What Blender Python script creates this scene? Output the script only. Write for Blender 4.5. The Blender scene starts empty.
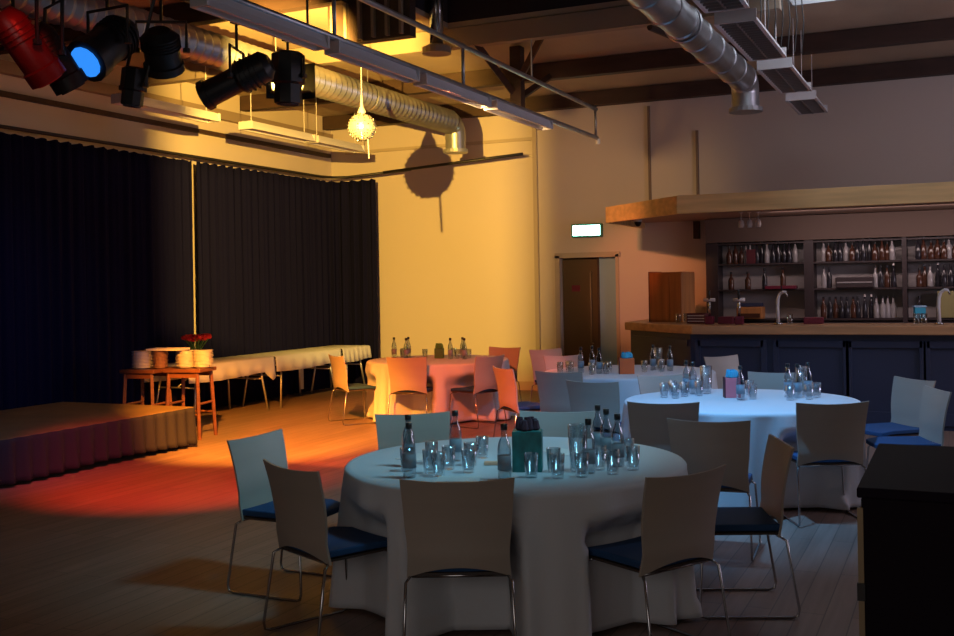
import bpy, bmesh, math, random
from mathutils import Vector, Matrix
random.seed(4)
PI = math.pi
R = math.radians
scene = bpy.context.scene
COL = scene.collection

# ------------------------------------------------------------------ materials
def mat(name, col, rough=.6, metal=0., emit=None, estr=0., trans=0., bump=None, var=None, coat=0., spec=.5, sheen=0.):
    m = bpy.data.materials.new(name); m.use_nodes = True
    nt = m.node_tree; b = nt.nodes['Principled BSDF']
    b.inputs['Base Color'].default_value = (*col, 1)
    b.inputs['Roughness'].default_value = rough
    b.inputs['Metallic'].default_value = metal
    b.inputs['Specular IOR Level'].default_value = spec
    b.inputs['Coat Weight'].default_value = coat
    b.inputs['Sheen Weight'].default_value = sheen
    if trans:
        b.inputs['Transmission Weight'].default_value = trans
        b.inputs['IOR'].default_value = 1.45
    if emit:
        b.inputs['Emission Color'].default_value = (*emit, 1)
        b.inputs['Emission Strength'].default_value = estr
    tc = nt.nodes.new('ShaderNodeTexCoord')
    if var:      # (scale xyz, amount)
        mp = nt.nodes.new('ShaderNodeMapping'); mp.inputs['Scale'].default_value = var[0]
        nz = nt.nodes.new('ShaderNodeTexNoise'); nz.inputs['Scale'].default_value = 1; nz.inputs['Detail'].default_value = 4
        rp = nt.nodes.new('ShaderNodeValToRGB')
        rp.color_ramp.elements[0].position = .3; rp.color_ramp.elements[1].position = .7
        rp.color_ramp.elements[0].color = (*[max(0, c*(1-var[1])) for c in col], 1)
        rp.color_ramp.elements[1].color = (*[min(1, c*(1+var[1])) for c in col], 1)
        nt.links.new(tc.outputs['Object'], mp.inputs[0]); nt.links.new(mp.outputs[0], nz.inputs[0])
        nt.links.new(nz.outputs[0], rp.inputs[0]); nt.links.new(rp.outputs[0], b.inputs['Base Color'])
    if bump:     # (scale, strength)
        nz = nt.nodes.new('ShaderNodeTexNoise'); nz.inputs['Scale'].default_value = bump[0]
        bp = nt.nodes.new('ShaderNodeBump'); bp.inputs['Strength'].default_value = bump[1]; bp.inputs['Distance'].default_value = .01
        nt.links.new(tc.outputs['Object'], nz.inputs[0]); nt.links.new(nz.outputs[0], bp.inputs['Height'])
        nt.links.new(bp.outputs[0], b.inputs['Normal'])
    return m

M = dict(
    wall=mat('cream_wall_paint', (.62, .53, .45), .85, bump=(30, .1), var=((.6, .6, .6), .05)),
    wallp=mat('white_wall_paint', (.60, .52, .46), .85, bump=(30, .1)),
    trim=mat('cream_trim', (.45, .37, .29), .6),
    trim2=mat('brown_batten', (.20, .14, .11), .7),
    ceil=mat('tan_ceiling_board', (.42, .33, .24), .85, var=((1.2, .7, 1), .12)),
    void=mat('dark_roof_lining', (.016, .012, .018), .9),
    beam=mat('dark_brown_beam', (.045, .022, .016), .65, var=((2, 8, 8), .3)),
    tanbeam=mat('painted_beam_edge', (.30, .23, .17), .7),
    curtain=mat('black_velvet', (.0065, .0068, .030), .95, spec=.05, bump=(60, .2)),
    skirt=mat('plum_stage_skirt', (.014, .012, .024), .85, bump=(60, .2)),
    stage=mat('stage_deck_brown', (.17, .105, .04), .7, var=((3, 3, 3), .15)),
    cloth=mat('white_tablecloth', (.62, .64, .68), .85, bump=(80, .08)),
    panel=mat('pale_grey_laminate', (.40, .35, .30), .42, var=((1.5, 1.5, 9), .04)),
    seatm=mat('navy_blue_fabric', (.012, .06, .17), .85, bump=(200, .2)),
    shell=mat('dark_seat_shell', (.05, .035, .03), .5),
    chrome=mat('chrome', (.45, .45, .47), .2, 1.),
    steel=mat('galvanised_steel', (.42, .44, .47), .38, .85, var=((5, 5, 5), .15)),
    alu=mat('brushed_aluminium', (.5, .5, .5), .4, .8),
    black=mat('black_metal', (.012, .011, .012), .45),
    blackp=mat('black_plastic', (.01, .01, .012), .3),
    redglow=mat('red_gel', (.30, .01, .01), .4, emit=(1, .02, .02), estr=.05),
    redlit=mat('red_lit_lantern_body', (.20, .008, .008), .35),  # dark body, with the red light on it put into its colour
    bluelens=mat('lit_blue_lens', (.05, .2, .8), .2, emit=(.03, .28, 1), estr=1.0),
    warmlens=mat('lit_warm_lens', (.8, .6, .3), .2, emit=(1, .6, .2), estr=4),
    lens=mat('dark_lens_glass', (.08, .08, .1), .05),
    glass=mat('clear_glass', (.93, .97, .98), .02, trans=1.),
    water=mat('bottled_water_plastic', (.72, .84, .90), .06, trans=.9),
    lab=mat('bottle_label', (.20, .25, .30), .5),
    teal=mat('teal_card', (.01, .19, .19), .5, var=((14, 14, 9), .5)),
    tissue=mat('plum_tissue', (.05, .025, .05), .7, bump=(40, .5)),
    pink=mat('pink_card', (.72, .18, .22), .6), maroon=mat('maroon_card', (.10, .012, .02), .6),
    bluet=mat('sky_blue_tissue', (.06, .42, .65), .7, bump=(40, .5)),
    orange=mat('orange_card', (.75, .14, .03), .6),
    green=mat('green_card', (.04, .16, .05), .6, bump=(40, .5)),
    tan=mat('tan_paper', (.72, .45, .30), .7), paper=mat('white_paper', (.75, .75, .75), .8),
    wood=mat('stool_wood', (.13, .042, .02), .45, var=((3, 3, 22), .3)),
    pine=mat('pine_fascia', (.62, .42, .19), .55, var=((1.2, 14, 14), .18)),
    counter=mat('counter_wood', (.50, .27, .13), .4, var=((1.2, 14, 14), .2)),
    cabinet=mat('orange_cabinet_wood', (.42, .17, .05), .45, var=((12, 12, 1), .25)),
    navy=mat('navy_bar_paint', (.024, .034, .080), .5, var=((1, 1, 1), .12)),
    shelfbk=mat('grey_bar_back', (.42, .37, .37), .5), shelf=mat('dark_shelf_wood', (.035, .022, .025), .5),
    soffit=mat('brown_soffit', (.11, .07, .055), .7),
    soffp=mat('pale_soffit', (.36, .25, .2), .7),
    olive=mat('olive_brown_door', (.085, .05, .02), .5), pale=mat('pale_blue_grey_panel', (.24, .42, .62), .6),
    exitg=mat('lit_exit_sign', (.8, 1, .95), .4, emit=(.5, 1, .85), estr=11), exitf=mat('sign_frame_green', (.05, .25, .2), .5),
    exitm=mat('sign_green', (.02, .4, .25), .5, emit=(.05, .8, .55), estr=.9),
    sky=mat('skylight_pane', (.8, .9, 1), .3, emit=(.85, .9, 1), estr=3),
    fix=mat('white_fitting', (.62, .60, .62), .45), louv=mat('grey_louvre', (.22, .2, .2), .4, .3), tube=mat('fluorescent_tube', (.8, .8, .78), .3),
    plate=mat('white_china', (.66, .60, .58), .25), brownpl=mat('brown_china', (.30, .15, .10), .35),
    red=mat('red_petals', (.60, .012, .02), .6), stem=mat('green_stem', (.05, .20, .03), .6),
    spirit=mat('dark_bottle_glass', (.022, .02, .026), .12), amber=mat('amber_bottle', (.07, .028, .018), .12),
    clearb=mat('pale_bottle', (.30, .28, .29), .12), winered=mat('wine_red_plastic', (.14, .01, .03), .4),
    cyan=mat('cyan_plastic', (.03, .30, .50), .4), mustard=mat('olive_box', (.25, .22, .09), .6),
    gloss=mat('glossy_black_top', (.010, .006, .012), .6, spec=.04), cab=mat('black_cabinet', (.008, .004, .008), .7, spec=.1),
    strip=mat('brass_edge_strip', (.26, .19, .11), .45, .4),
    ball=mat('mirror_tiles', (.80, .80, .78), .32, .55), greypot=mat('grey_pipe', (.35, .36, .38), .4, .5),
)

def clear_mat(name, tint, refl):
    m = bpy.data.materials.new(name); m.use_nodes = True; nt = m.node_tree
    for n in list(nt.nodes): nt.nodes.remove(n)
    out = nt.nodes.new('ShaderNodeOutputMaterial'); mx = nt.nodes.new('ShaderNodeMixShader'); tr = nt.nodes.new('ShaderNodeBsdfTransparent')
    gl = nt.nodes.new('ShaderNodeBsdfGlossy'); gl.inputs['Roughness'].default_value = .06
    lw = nt.nodes.new('ShaderNodeLayerWeight'); lw.inputs['Blend'].default_value = refl
    tr.inputs[0].default_value = (*tint, 1); gl.inputs[0].default_value = (.9, .95, 1, 1)
    nt.links.new(lw.outputs['Facing'], mx.inputs[0]); nt.links.new(tr.outputs[0], mx.inputs[1]); nt.links.new(gl.outputs[0], mx.inputs[2])
    nt.links.new(mx.outputs[0], out.inputs[0]); return m
M['glass'] = clear_mat('clear_glass_thin', (.90, .93, .94), .42)
M['water'] = clear_mat('clear_bottle_glass', (.72, .77, .80), .42)

# floor: boards along Y
def floor_mat():
    m = bpy.data.materials.new('floor_boards'); m.use_nodes = True
    nt = m.node_tree; b = nt.nodes['Principled BSDF']
    tc = nt.nodes.new('ShaderNodeTexCoord'); mp = nt.nodes.new('ShaderNodeMapping'); mp.inputs['Rotation'].default_value = (0, 0, PI/2)
    br = nt.nodes.new('ShaderNodeTexBrick'); br.inputs['Scale'].default_value = 1
    br.inputs['Brick Width'].default_value = 1.6; br.inputs['Row Height'].default_value = .13
    br.inputs['Mortar Size'].default_value = .003
    br.inputs['Color1'].default_value = (.29, .20, .165, 1); br.inputs['Color2'].default_value = (.235, .16, .13, 1)
    br.inputs['Mortar'].default_value = (.12, .09, .075, 1)
    mp2 = nt.nodes.new('ShaderNodeMapping'); mp2.inputs['Scale'].default_value = (16, .9, 1)
    nz = nt.nodes.new('ShaderNodeTexNoise'); nz.inputs['Scale'].default_value = 1.5; nz.inputs['Detail'].default_value = 6
    mx = nt.nodes.new('ShaderNodeMix'); mx.data_type = 'RGBA'; mx.blend_type = 'MULTIPLY'; mx.inputs['Factor'].default_value = .45
    cr = nt.nodes.new('ShaderNodeValToRGB'); cr.color_ramp.elements[0].position = .3; cr.color_ramp.elements[0].color = (.45, .42, .4, 1)
    cr.color_ramp.elements[1].position = .7
    L = nt.links.new
    L(tc.outputs['Object'], mp.inputs[0]); L(mp.outputs[0], br.inputs['Vector'])
    L(tc.outputs['Object'], mp2.inputs[0]); L(mp2.outputs[0], nz.inputs[0]); L(nz.outputs[0], cr.inputs[0])
    L(br.outputs['Color'], mx.inputs['A']); L(cr.outputs[0], mx.inputs['B']); L(mx.outputs['Result'], b.inputs['Base Color'])
    b.inputs['Roughness'].default_value = .48
    bp = nt.nodes.new('ShaderNodeBump'); bp.inputs['Strength'].default_value = .25; bp.inputs['Distance'].default_value = .004
    L(br.outputs['Fac'], bp.inputs['Height']); L(bp.outputs[0], b.inputs['Normal'])
    return m
M['floor'] = floor_mat()

# ------------------------------------------------------------------ mesh helpers
class MB:
    def __init__(s): s.bm = bmesh.new()
    def box(s, c, d, rz=0, mx=None):
        m = Matrix.Translation(c) @ Matrix.Rotation(rz, 4, 'Z') @ Matrix.Diagonal((*d, 1))
        if mx: m = mx @ m
        bmesh.ops.create_cube(s.bm, size=1, matrix=m); return s
    def frame_at(s, z):
        z = Vector(z).normalized(); up = Vector((0, 0, 1)) if abs(z.z) < .95 else Vector((0, 1, 0))
        x = up.cross(z).normalized(); return x, z.cross(x)
    def tube(s, pts, r, seg=8, closed=False, caps=True):
        P = [Vector(p) for p in pts]; n = len(P); rings = []
        rr = r if isinstance(r, (list, tuple)) else [r]*n
        px = None
        for i in range(n):
            if closed: t = P[(i+1) % n]-P[i-1]
            else: t = P[min(i+1, n-1)]-P[max(i-1, 0)]
            t.normalize()
            if px is None: x, y = s.frame_at(t)
            else:
                x = (px - t*px.dot(t)).normalized(); y = t.cross(x)
            px = x
            rings.append([s.bm.verts.new(P[i]+(x*math.cos(2*PI*k/seg)+y*math.sin(2*PI*k/seg))*rr[i]) for k in range(seg)])
        for i in range(n if closed else n-1):
            a, b = rings[i], rings[(i+1) % n]
            for k in range(seg):
                s.bm.faces.new((a[k], a[(k+1) % seg], b[(k+1) % seg], b[k]))
        if not closed and caps:
            s.bm.faces.new(list(reversed(rings[0]))); s.bm.faces.new(rings[-1])
        return s
    def lathe(s, prof, c=(0, 0, 0), seg=16, mx=None, cap=True):
        rings = []; c = Vector(c)
        for (r, z) in prof:
            ring = []
            for k in range(seg):
                v = Vector((r*math.cos(2*PI*k/seg), r*math.sin(2*PI*k/seg), z))+c
                if mx: v = mx @ v
                ring.append(s.bm.verts.new(v))
            rings.append(ring)
        for a, b in zip(rings, rings[1:]):
            for k in range(seg): s.bm.faces.new((a[k], a[(k+1) % seg], b[(k+1) % seg], b[k]))
        if cap:
            s.bm.faces.new(list(reversed(rings[0]))); s.bm.faces.new(rings[-1])
        return s
    def prism(s, poly, z0, z1):
        a = [s.bm.verts.new((x, y, z0)) for x, y in poly]; b = [s.bm.verts.new((x, y, z1)) for x, y in poly]
        n = len(poly)
        for i in range(n): s.bm.faces.new((a[i], a[(i+1) % n], b[(i+1) % n], b[i]))
        s.bm.faces.new(list(reversed(a))); s.bm.faces.new(b); return s
    def grid(s, fn, nu, nv, closed_u=False):
        g = [[s.bm.verts.new(fn(i/nu, j/nv)) for i in range(nu if closed_u else nu+1)] for j in range(nv+1)]
        w = nu
        for j in range(nv):
            for i in range(w):
                k = (i+1) % nu if closed_u else i+1
                s.bm.faces.new((g[j][i], g[j][k], g[j+1][k], g[j+1][i]))
        return g
    def build(s, name, m, parent=None, smooth=False, bevel=0, solid=0, subd=0):
        bmesh.ops.recalc_face_normals(s.bm, faces=s.bm.faces)
        me = bpy.data.meshes.new(name); s.bm.to_mesh(me); s.bm.free()
        me.materials.append(m)
        if smooth:
            for p in me.polygons: p.use_smooth = True
            if smooth == 'auto':
                try: me.set_sharp_from_angle(angle=R(40))
                except Exception: pass
        o = bpy.data.objects.new(name, me); COL.objects.link(o)
        if parent: o.parent = parent
        if solid:
            md = o.modifiers.new('s', 'SOLIDIFY'); md.thickness = solid; md.offset = 0
        if bevel:
            md = o.modifiers.new('b', 'BEVEL'); md.width = bevel; md.segments = 2; md.limit_method = 'ANGLE'
        if subd:
            md = o.modifiers.new('u', 'SUBSURF'); md.levels = subd; md.render_levels = subd
        return o

def tag(o, label, cat, group=None, kind=None):
    o['label'] = label; o['category'] = cat
    if group: o['group'] = group
    if kind: o['kind'] = kind
    return o
def thing(name, label, cat, loc=(0, 0, 0), rz=0, group=None):
    o = bpy.data.objects.new(name, None); COL.objects.link(o)
    o.location = loc; o.rotation_euler = (0, 0, rz); o.empty_display_size = .1
    return tag(o, label, cat, group)
def struct(o): o['kind'] = 'structure'; return o
def dup(o, loc=None, rz=None, label=None, group=None, parent=None):
    kids = [c for c in o.children]
    r = o.copy(); COL.objects.link(r)
    if parent: r.parent = parent
    if loc is not None: r.location = loc
    if rz is not None: r.rotation_euler = (0, 0, rz)
    if label: r['label'] = label
    if group: r['group'] = group
    for k in kids: dup(k, parent=r)
    return r

# ------------------------------------------------------------------ camera
cd = bpy.data.cameras.new('camera'); cam = bpy.data.objects.new('camera', cd); COL.objects.link(cam)
cam.location = (0, 0, 1.70)
cam.rotation_euler = (Matrix.Rotation(R(24.5), 3, 'Z') @ Matrix.Rotation(R(90), 3, 'X') @ Matrix.Rotation(R(-1.0), 3, 'Z')).to_euler()
cd.sensor_width = 36; cd.lens = 40.0; cd.shift_y = -.0346; cd.clip_start = .05
scene.camera = cam

YW, XL, ZC = 15.8, -9.95, 4.65     # back wall, left wall, ceiling

# ------------------------------------------------------------------ room shell
XR = 5.2; YF = -2.6
struct(MB().box(((XL+XR)/2, (YW+YF)/2, -.05), (XR-XL+.4, YW-YF+.4, .1)).build('floor', M['floor']))
struct(MB().box((XL-.1, (YW+YF)/2, 2.3), (.2, YW-YF+.4, 4.8)).build('wall_left', M['wall']))
struct(MB().box((XR+.1, (YW+YF)/2, 2.3), (.2, YW-YF+.4, 4.8)).build('wall_right', M['wall']))
struct(MB().box(((XL+XR)/2, YF-.1, 2.3), (XR-XL+.4, .2, 4.8)).build('wall_front', M['wall']))
b = MB()      # back wall with the door opening
dx0, dx1, dz = -5.75, -4.84, 2.10
b.box(((XL+dx0)/2, YW+.1, 2.3), (dx0-XL, .2, 4.8)); b.box(((dx1+XR)/2, YW+.1, 2.3), (XR-dx1, .2, 4.8))
b.box(((dx0+dx1)/2, YW+.1, (dz+4.7)/2), (dx1-dx0, .2, 4.7-dz))
struct(b.build('wall_back', M['wallp']))
b = MB()      # the door: recess liner, leaf, pale side panel
b.box(((dx0+dx1)/2, YW+.16, dz/2), (dx1-dx0, .04, dz))
d1 = struct(b.build('door_1', M['olive']))
MB().box((-5.45, YW+.11, dz/2-.01), (.58, .05, dz-.03)).build('door_leaf', M['olive'], d1, bevel=.004)
MB().box((-5.0, YW+.11, dz/2), (.31, .05, dz)).build('side_panel', M['pale'], d1)
MB().box((-5.146, YW+.085, dz/2), (.03, .06, dz)).build('door_post', M['beam'], d1)
MB().tube([(-5.26, YW+.08, .75), (-5.26, YW+.03, .78), (-5.26, YW+.03, 1.85), (-5.26, YW+.08, 1.88)], .012).build('door_handle', M['strip'], d1, True)
MB().box((-5.52, YW+.082, 1.62), (.14, .006, .10)).build('door_plate', M['winered'], d1)
b = MB()
b.box((dx0-.04, YW-.015, 1.07), (.08, .03, 2.14)); b.box(((dx0+dx1)/2, YW-.015, 2.14), (dx1-dx0+.16, .03, .08)); b.box((dx1+.03, YW-.015, 1.07), (.05, .03, 2.14))
struct(b.build('trim_1', M['trim']))
struct(MB().box((-6.13, YW-.03, 2.1), (.07, .06, 4.2)).build('trim_2', M['trim']))
struct(MB().box((-4.27, YW-.02, 3.55), (.035, .04, 1.65)).build('trim_3', M['trim2']))
struct(MB().box((-3.54, YW-.02, 3.35), (.035, .04, 1.2)).build('trim_4', M['trim2']))
struct(MB().box((-7.9, YW-.02, 4.02), (3.5, .04, .05)).build('trim_5', M['trim']))
struct(MB().box((XL+.05, 8, 4.28), (.10, 15.4, .14)).build('trim_6', M['tanbeam']))
struct(MB().box((XL+.03, 8, 3.98), (.06, 15.4, .06)).build('trim_7', M['beam']))
struct(MB().box((-7.9, YW-.015, .07), (3.9, .03, .14)).build('baseboard_back', M['trim']))

# ceiling with a dark raised bay and a skylight opening
b = MB()
vx0, vx1, vy0, vy1 = -5.3, -2.2, 2.0, 10.95
sx0, sx1, sy0, sy1 = -1.62, -.2, 9.3, 11.85
def slab(x0, x1, y0, y1): b.box(((x0+x1)/2, (y0+y1)/2, ZC+.03), (x1-x0, y1-y0, .06))
slab(XL-.1, XR, sy1, YW+.1); slab(XL-.1, vx0, YF, sy1); slab(vx0, vx1, vy1, sy1); slab(vx0, vx1, YF, vy0)
slab(vx1, sx0, YF, sy1); slab(sx0, sx1, YF, sy0); slab(sx1, XR, YF, sy1)
struct(b.build('ceiling', M['ceil']))
b = MB(); h = .9; zz = ZC+.06+h/2
b.box(((vx0+vx1)/2, (vy0+vy1)/2, ZC+.06+h), (vx1-vx0+.1, vy1-vy0+.1, .06))
for x in (vx0-.03, vx1+.03): b.box((x, (vy0+vy1)/2, zz), (.06, vy1-vy0, h))
for y in (vy0-.03, vy1+.03): b.box(((vx0+vx1)/2, y, zz), (vx1-vx0+.12, .06, h))
struct(b.build('ceiling_bay', M['void']))
b = MB()
for x in (sx0, sx1): b.box((x, (sy0+sy1)/2, ZC+.18), (.06, sy1-sy0, .36))
for y in (sy0, sy1): b.box(((sx0+sx1)/2, y, ZC+.18), (sx1-sx0, .06, .36))
w1 = struct(b.build('window_1', M['greypot']))
MB().box(((sx0+sx1)/2, (sy0+sy1)/2, ZC+.34), (sx1-sx0, sy1-sy0, .02)).build('window_pane', M['sky'], w1)

wheres = ['against the back wall, nearest the bar and door', 'second from the back wall', 'in the middle, closing the dark roof bay',
          'above the spotlights', 'nearest the photographer']
for i, y in enumerate((15.6, 13.3, 11.0, 8.7, 6.4)):
    if y in (8.7, 6.4):
        o = MB().box(((XL+vx0)/2, y, 4.53), (vx0-XL, .13, .22)).build('ceiling_beam', M['beam'])
    elif y == 11.0:
        o = MB().box(((XL+vx1+.6)/2, y, 4.53), (vx1+.6-XL, .13, .22)).build('ceiling_beam', M['tanbeam'])
    else:
        o = MB().box(((XL+XR)/2, y, 4.53), (XR-XL, .14, .22)).build('ceiling_beam', M['beam'])
    tag(o, 'long dark timber ceiling beam ' + wheres[i] if y != 11.0 else 'tan painted ceiling beam closing the dark roof bay', 'beam')
# roof brace frame on the second beam
t = thing('roof_brace', 'dark timber roof brace with post and angled struts under the ceiling beams', 'brace', (-4.92, 12.1, 4.05))
MB().box((0, 0, .18), (.14, .14, .78)).build('post', M['beam'], t)
MB().tube([(-.05, 0, .0), (-.05, -1.15, .42)], .05, 4).build('strut', M['beam'], t)
MB().tube([(.02, 0, .15), (.55, -.55, .55)], .05, 4).build('strut', M['beam'], t)
MB().tube([(-.05, 0, -.1), (.0, 1.2, .42)], .05, 4).build('strut', M['beam'], t)
o = MB().tube([(-2.95, 11.0, 4.4), (-2.5, 13.3, 4.4)], .035, 6).build('ceiling_rod', M['beam']); tag(o, 'thin dark diagonal rod between two ceiling beams left of the large grey duct', 'rod')
o = MB().tube([(-9.2, 6.4, 4.5), (-8.0, 8.7, 4.5)], .06, 4).build('ceiling_strut', M['beam']); tag(o, 'dark diagonal ceiling strut at upper left behind the lanterns', 'strut')

# ------------------------------------------------------------------ ducts
def duct(label, X, y0, y1, z, r, drop, ribbed):
    t = thing('air_duct', label, 'duct', (X, y1, z))
    n = int((y1-y0)/.06)
    pts = []; rad = []
    if ribbed:
        for i in range(n+1):
            pts.append((0, y0-y1+i*(y1-y0)/n, 0)); rad.append(r*(1+.20*(i % 2)))
    else:
        k = int((y1-y0)/.6)
        for i in range(k+1):
            yy = y0-y1+i*(y1-y0)/k
            pts += [(0, yy-.03, 0), (0, yy-.02, 0), (0, yy+.02, 0), (0, yy+.03, 0)]; rad += [r, r*1.07, r*1.07, r]
    MB().tube(pts, rad, 20).build('pipe', M['steel'], t, smooth='auto')
    arc = [(0, .02+r*1.1*math.sin(a), -r*1.1*(1-math.cos(a))) for a in [PI/2*i/6 for i in range(7)]] + [(0, .02+r*1.1, -drop)]
    MB().tube(arc, r*1.02, 20).build('elbow', M['steel'], t, smooth='auto')
    MB().lathe([(r*1.0, -drop-.02), (r*1.25, -drop-.02), (r*1.25, -drop+.03), (r*1.0, -drop+.03)], (0, .02+r*1.1, 0), 20).build('outlet_collar', M['greypot'], t)
    for yy in [y0-y1+.8+2*i for i in range(int((y1-y0)/2))]:
        b = MB(); b.tube([(r*1.08*math.cos(a), yy, r*1.08*math.sin(a)) for a in [2*PI*i/16 for i in range(16)]], .012, 4, closed=True)
        b.tube([(0, yy, r), (0, yy, ZC-z)], .006, 4); b.build('hanger', M['steel'], t)
    return t
duct('large smooth blue-grey air duct running to the wall above the bar', -2.31, 3.0, 12.75, 4.10, .16, .36, False)
duct('ribbed silver air duct running behind the lanterns to the yellow wall', -6.87, 3.0, 14.2, 4.13, .15, .42, True)
t = thing('flue_pipe', 'shiny vertical steel pipe rising into the dark roof bay', 'pipe', (-5.20, 10.45, 4.30))
MB().tube([(0, 0, 0), (0, 0, 1.1)], .075, 16).build('pipe', M['chrome'], t, True)
MB().lathe([(.14, -.05), (.16, -.05), (.16, .02), (.09, .05)], (0, 0, 0), 16).build('collar', M['tanbeam'], t)
t = thing('slatted_plenum', 'dark slatted ventilation box in the roof left of the vertical pipe', 'vent', (-5.1, 8.85, 4.05))
MB().box((0, 0, .3), (.9, .12, .6)).build('housing', M['beam'], t)
b = MB()
for k in range(6): b.box((-.38+k*.15, -.08, .3), (.03, .05, .56))
b.build('slat', M['tanbeam'], t)

# ------------------------------------------------------------------ lighting track with two pipes
t = thing('lighting_ladder', 'pair of long grey parallel pipes hung lengthwise across the ceiling', 'truss', (-4.3, 0, 0))
MB().tube([(0, 2.5, 3.60), (0, 13.3, 3.60)], .028, 8).build('lower_pipe', M['steel'], t, True)
MB().tube([(0, 2.5, 4.02), (0, 13.3, 3.97)], .026, 8).build('upper_pipe', M['steel'], t, True)
for y in (4.6, 6.9, 9.2, 13.25):
    MB().tube([(0, y, 3.6), (0, y, 4.02)], .018, 6).build('rung', M['steel'], t, True)
for y in (6.4, 8.7, 11.0):
    MB().tube([(0, y, 4.0), (0, y, 4.5)], .008, 5).build('suspension_rod', M['steel'], t)
MB().lathe([(.001, -.05), (.03, -.04), (.03, .03), (.001, .04)], (0, 13.34, 3.56), 8).build('end_lamp', M['tube'], t)

def fluo(label, X, y0, y1, z, w=.26, louvred=True, group=None, wires=True, wiretop=ZC-.002):
    L = y1-y0
    t = thing('fluorescent_fitting', label, 'light fitting', (X, (y0+y1)/2, z), group=group)
    b = MB()
    # trapezoid trough, open side down, rounded ends
    prof = [(-w/2, -.05), (-w/2+.02, .0), (-w/4, .06), (w/4, .06), (w/2-.02, .0), (w/2, -.05), (w/2-.03, -.05), (w/4-.02, .035), (-w/4+.02, .035), (-w/2+.03, -.05)]
    a = [b.bm.verts.new((x, -L/2, zz)) for x, zz in prof]; c = [b.bm.verts.new((x, L/2, zz)) for x, zz in prof]
    n = len(prof)
    for i in range(n): b.bm.faces.new((a[i], a[(i+1) % n], c[(i+1) % n], c[i]))
    b.box((0, -L/2, 0), (w*.96, .02, .10)); b.box((0, L/2, 0), (w*.96, .02, .10))
    b.build('trough', M['fix'], t)
    if louvred:
        b = MB(); n = int(L/.09)
        for i in range(n): b.box((0, -L/2+.05+i*(L-.1)/(n-1), -.03), (w-.08, .012, .045))
        b.box((0, 0, -.03), (.012, L-.05, .045)); b.build('louvre', M['louv'], t)
    MB().tube([(0, -L/2+.04, .0), (0, L/2-.04, 0)], .014, 8).build('tube', M['tube'], t, True)
    if wires:
        for s in (-1, 1):
            MB().tube([(0, s*L*.42, .06), (0, s*L*.42, wiretop-z)], .005, 4).build('suspension_wire', M['fix'], t)
    return t
fluo('white louvred fluorescent fitting overhead, partly out of the picture at the top', -1.67, 6.9, 8.6, 3.92, .36)
fluo('large white louvred fluorescent fitting beside the big duct', -1.67, 8.95, 10.6, 3.90, .36)
fluo('white louvred fluorescent fitting, second in line toward the bar wall', -1.67, 11.0, 12.5, 3.88, .36)
fluo('small far fluorescent fitting, last of the right line against the wall', -1.67, 12.95, 14.1, 3.86, .36)
fluo('bright yellow-lit trough fitting hung by thin wires above the curtain', -8.3, 11.15, 12.6, 3.80, .22, False)
fluo('yellow-lit trough fitting nearest the corner above the curtain', -8.3, 12.7, 13.95, 3.80, .22, False)
fluo('dim trough fitting above the curtain, left of the lit pair', -8.3, 8.9, 10.5, 3.80, .22, False)
fluo('grey trough fitting under the track beside the red lens', -4.32, 5.35, 6.75, 3.53, .14, False, wiretop=3.6)
fluo('grey trough fitting under the track above the white mirror ball', -4.32, 6.9, 8.2, 3.53, .14, False, wiretop=3.6)
fluo('long trough fitting under the track above the ribbed duct', -4.32, 8.35, 9.75, 3.53, .14, False, wiretop=3.6)
fluo('trough fitting at the far end of the track with a bright reflector', -4.32, 9.9, 11.5, 3.53, .16, False, wiretop=3.6)
b = MB()
for i in range(7):
    x = -1.72+.05*i; y = 10.4+.12*i
    b.tube([(x, y, 3.98), (x+.02, y+.05, 4.3), (x-.01, y+.1, ZC)], .006, 4)
tag(b.build('ceiling_cables', M['black']), 'bunch of thin dark cables hanging above the white fluorescent fittings', 'cables', kind='stuff')

# ------------------------------------------------------------------ bars and stage lanterns
o = MB().tube([(-5.0, 2.6, 3.78), (-5.0, 7.7, 3.78)], .025, 8).tube([(-5.0, 3.2, 3.78), (-5.0, 3.2, ZC+.9)], .012, 6).tube([(-5.0, 7.6, 3.78), (-5.0, 7.6, ZC+.9)], .012, 6).build('lighting_bar', M['black'], smooth=True); tag(o, 'black pipe from which the stage lanterns hang', 'bar')

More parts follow.
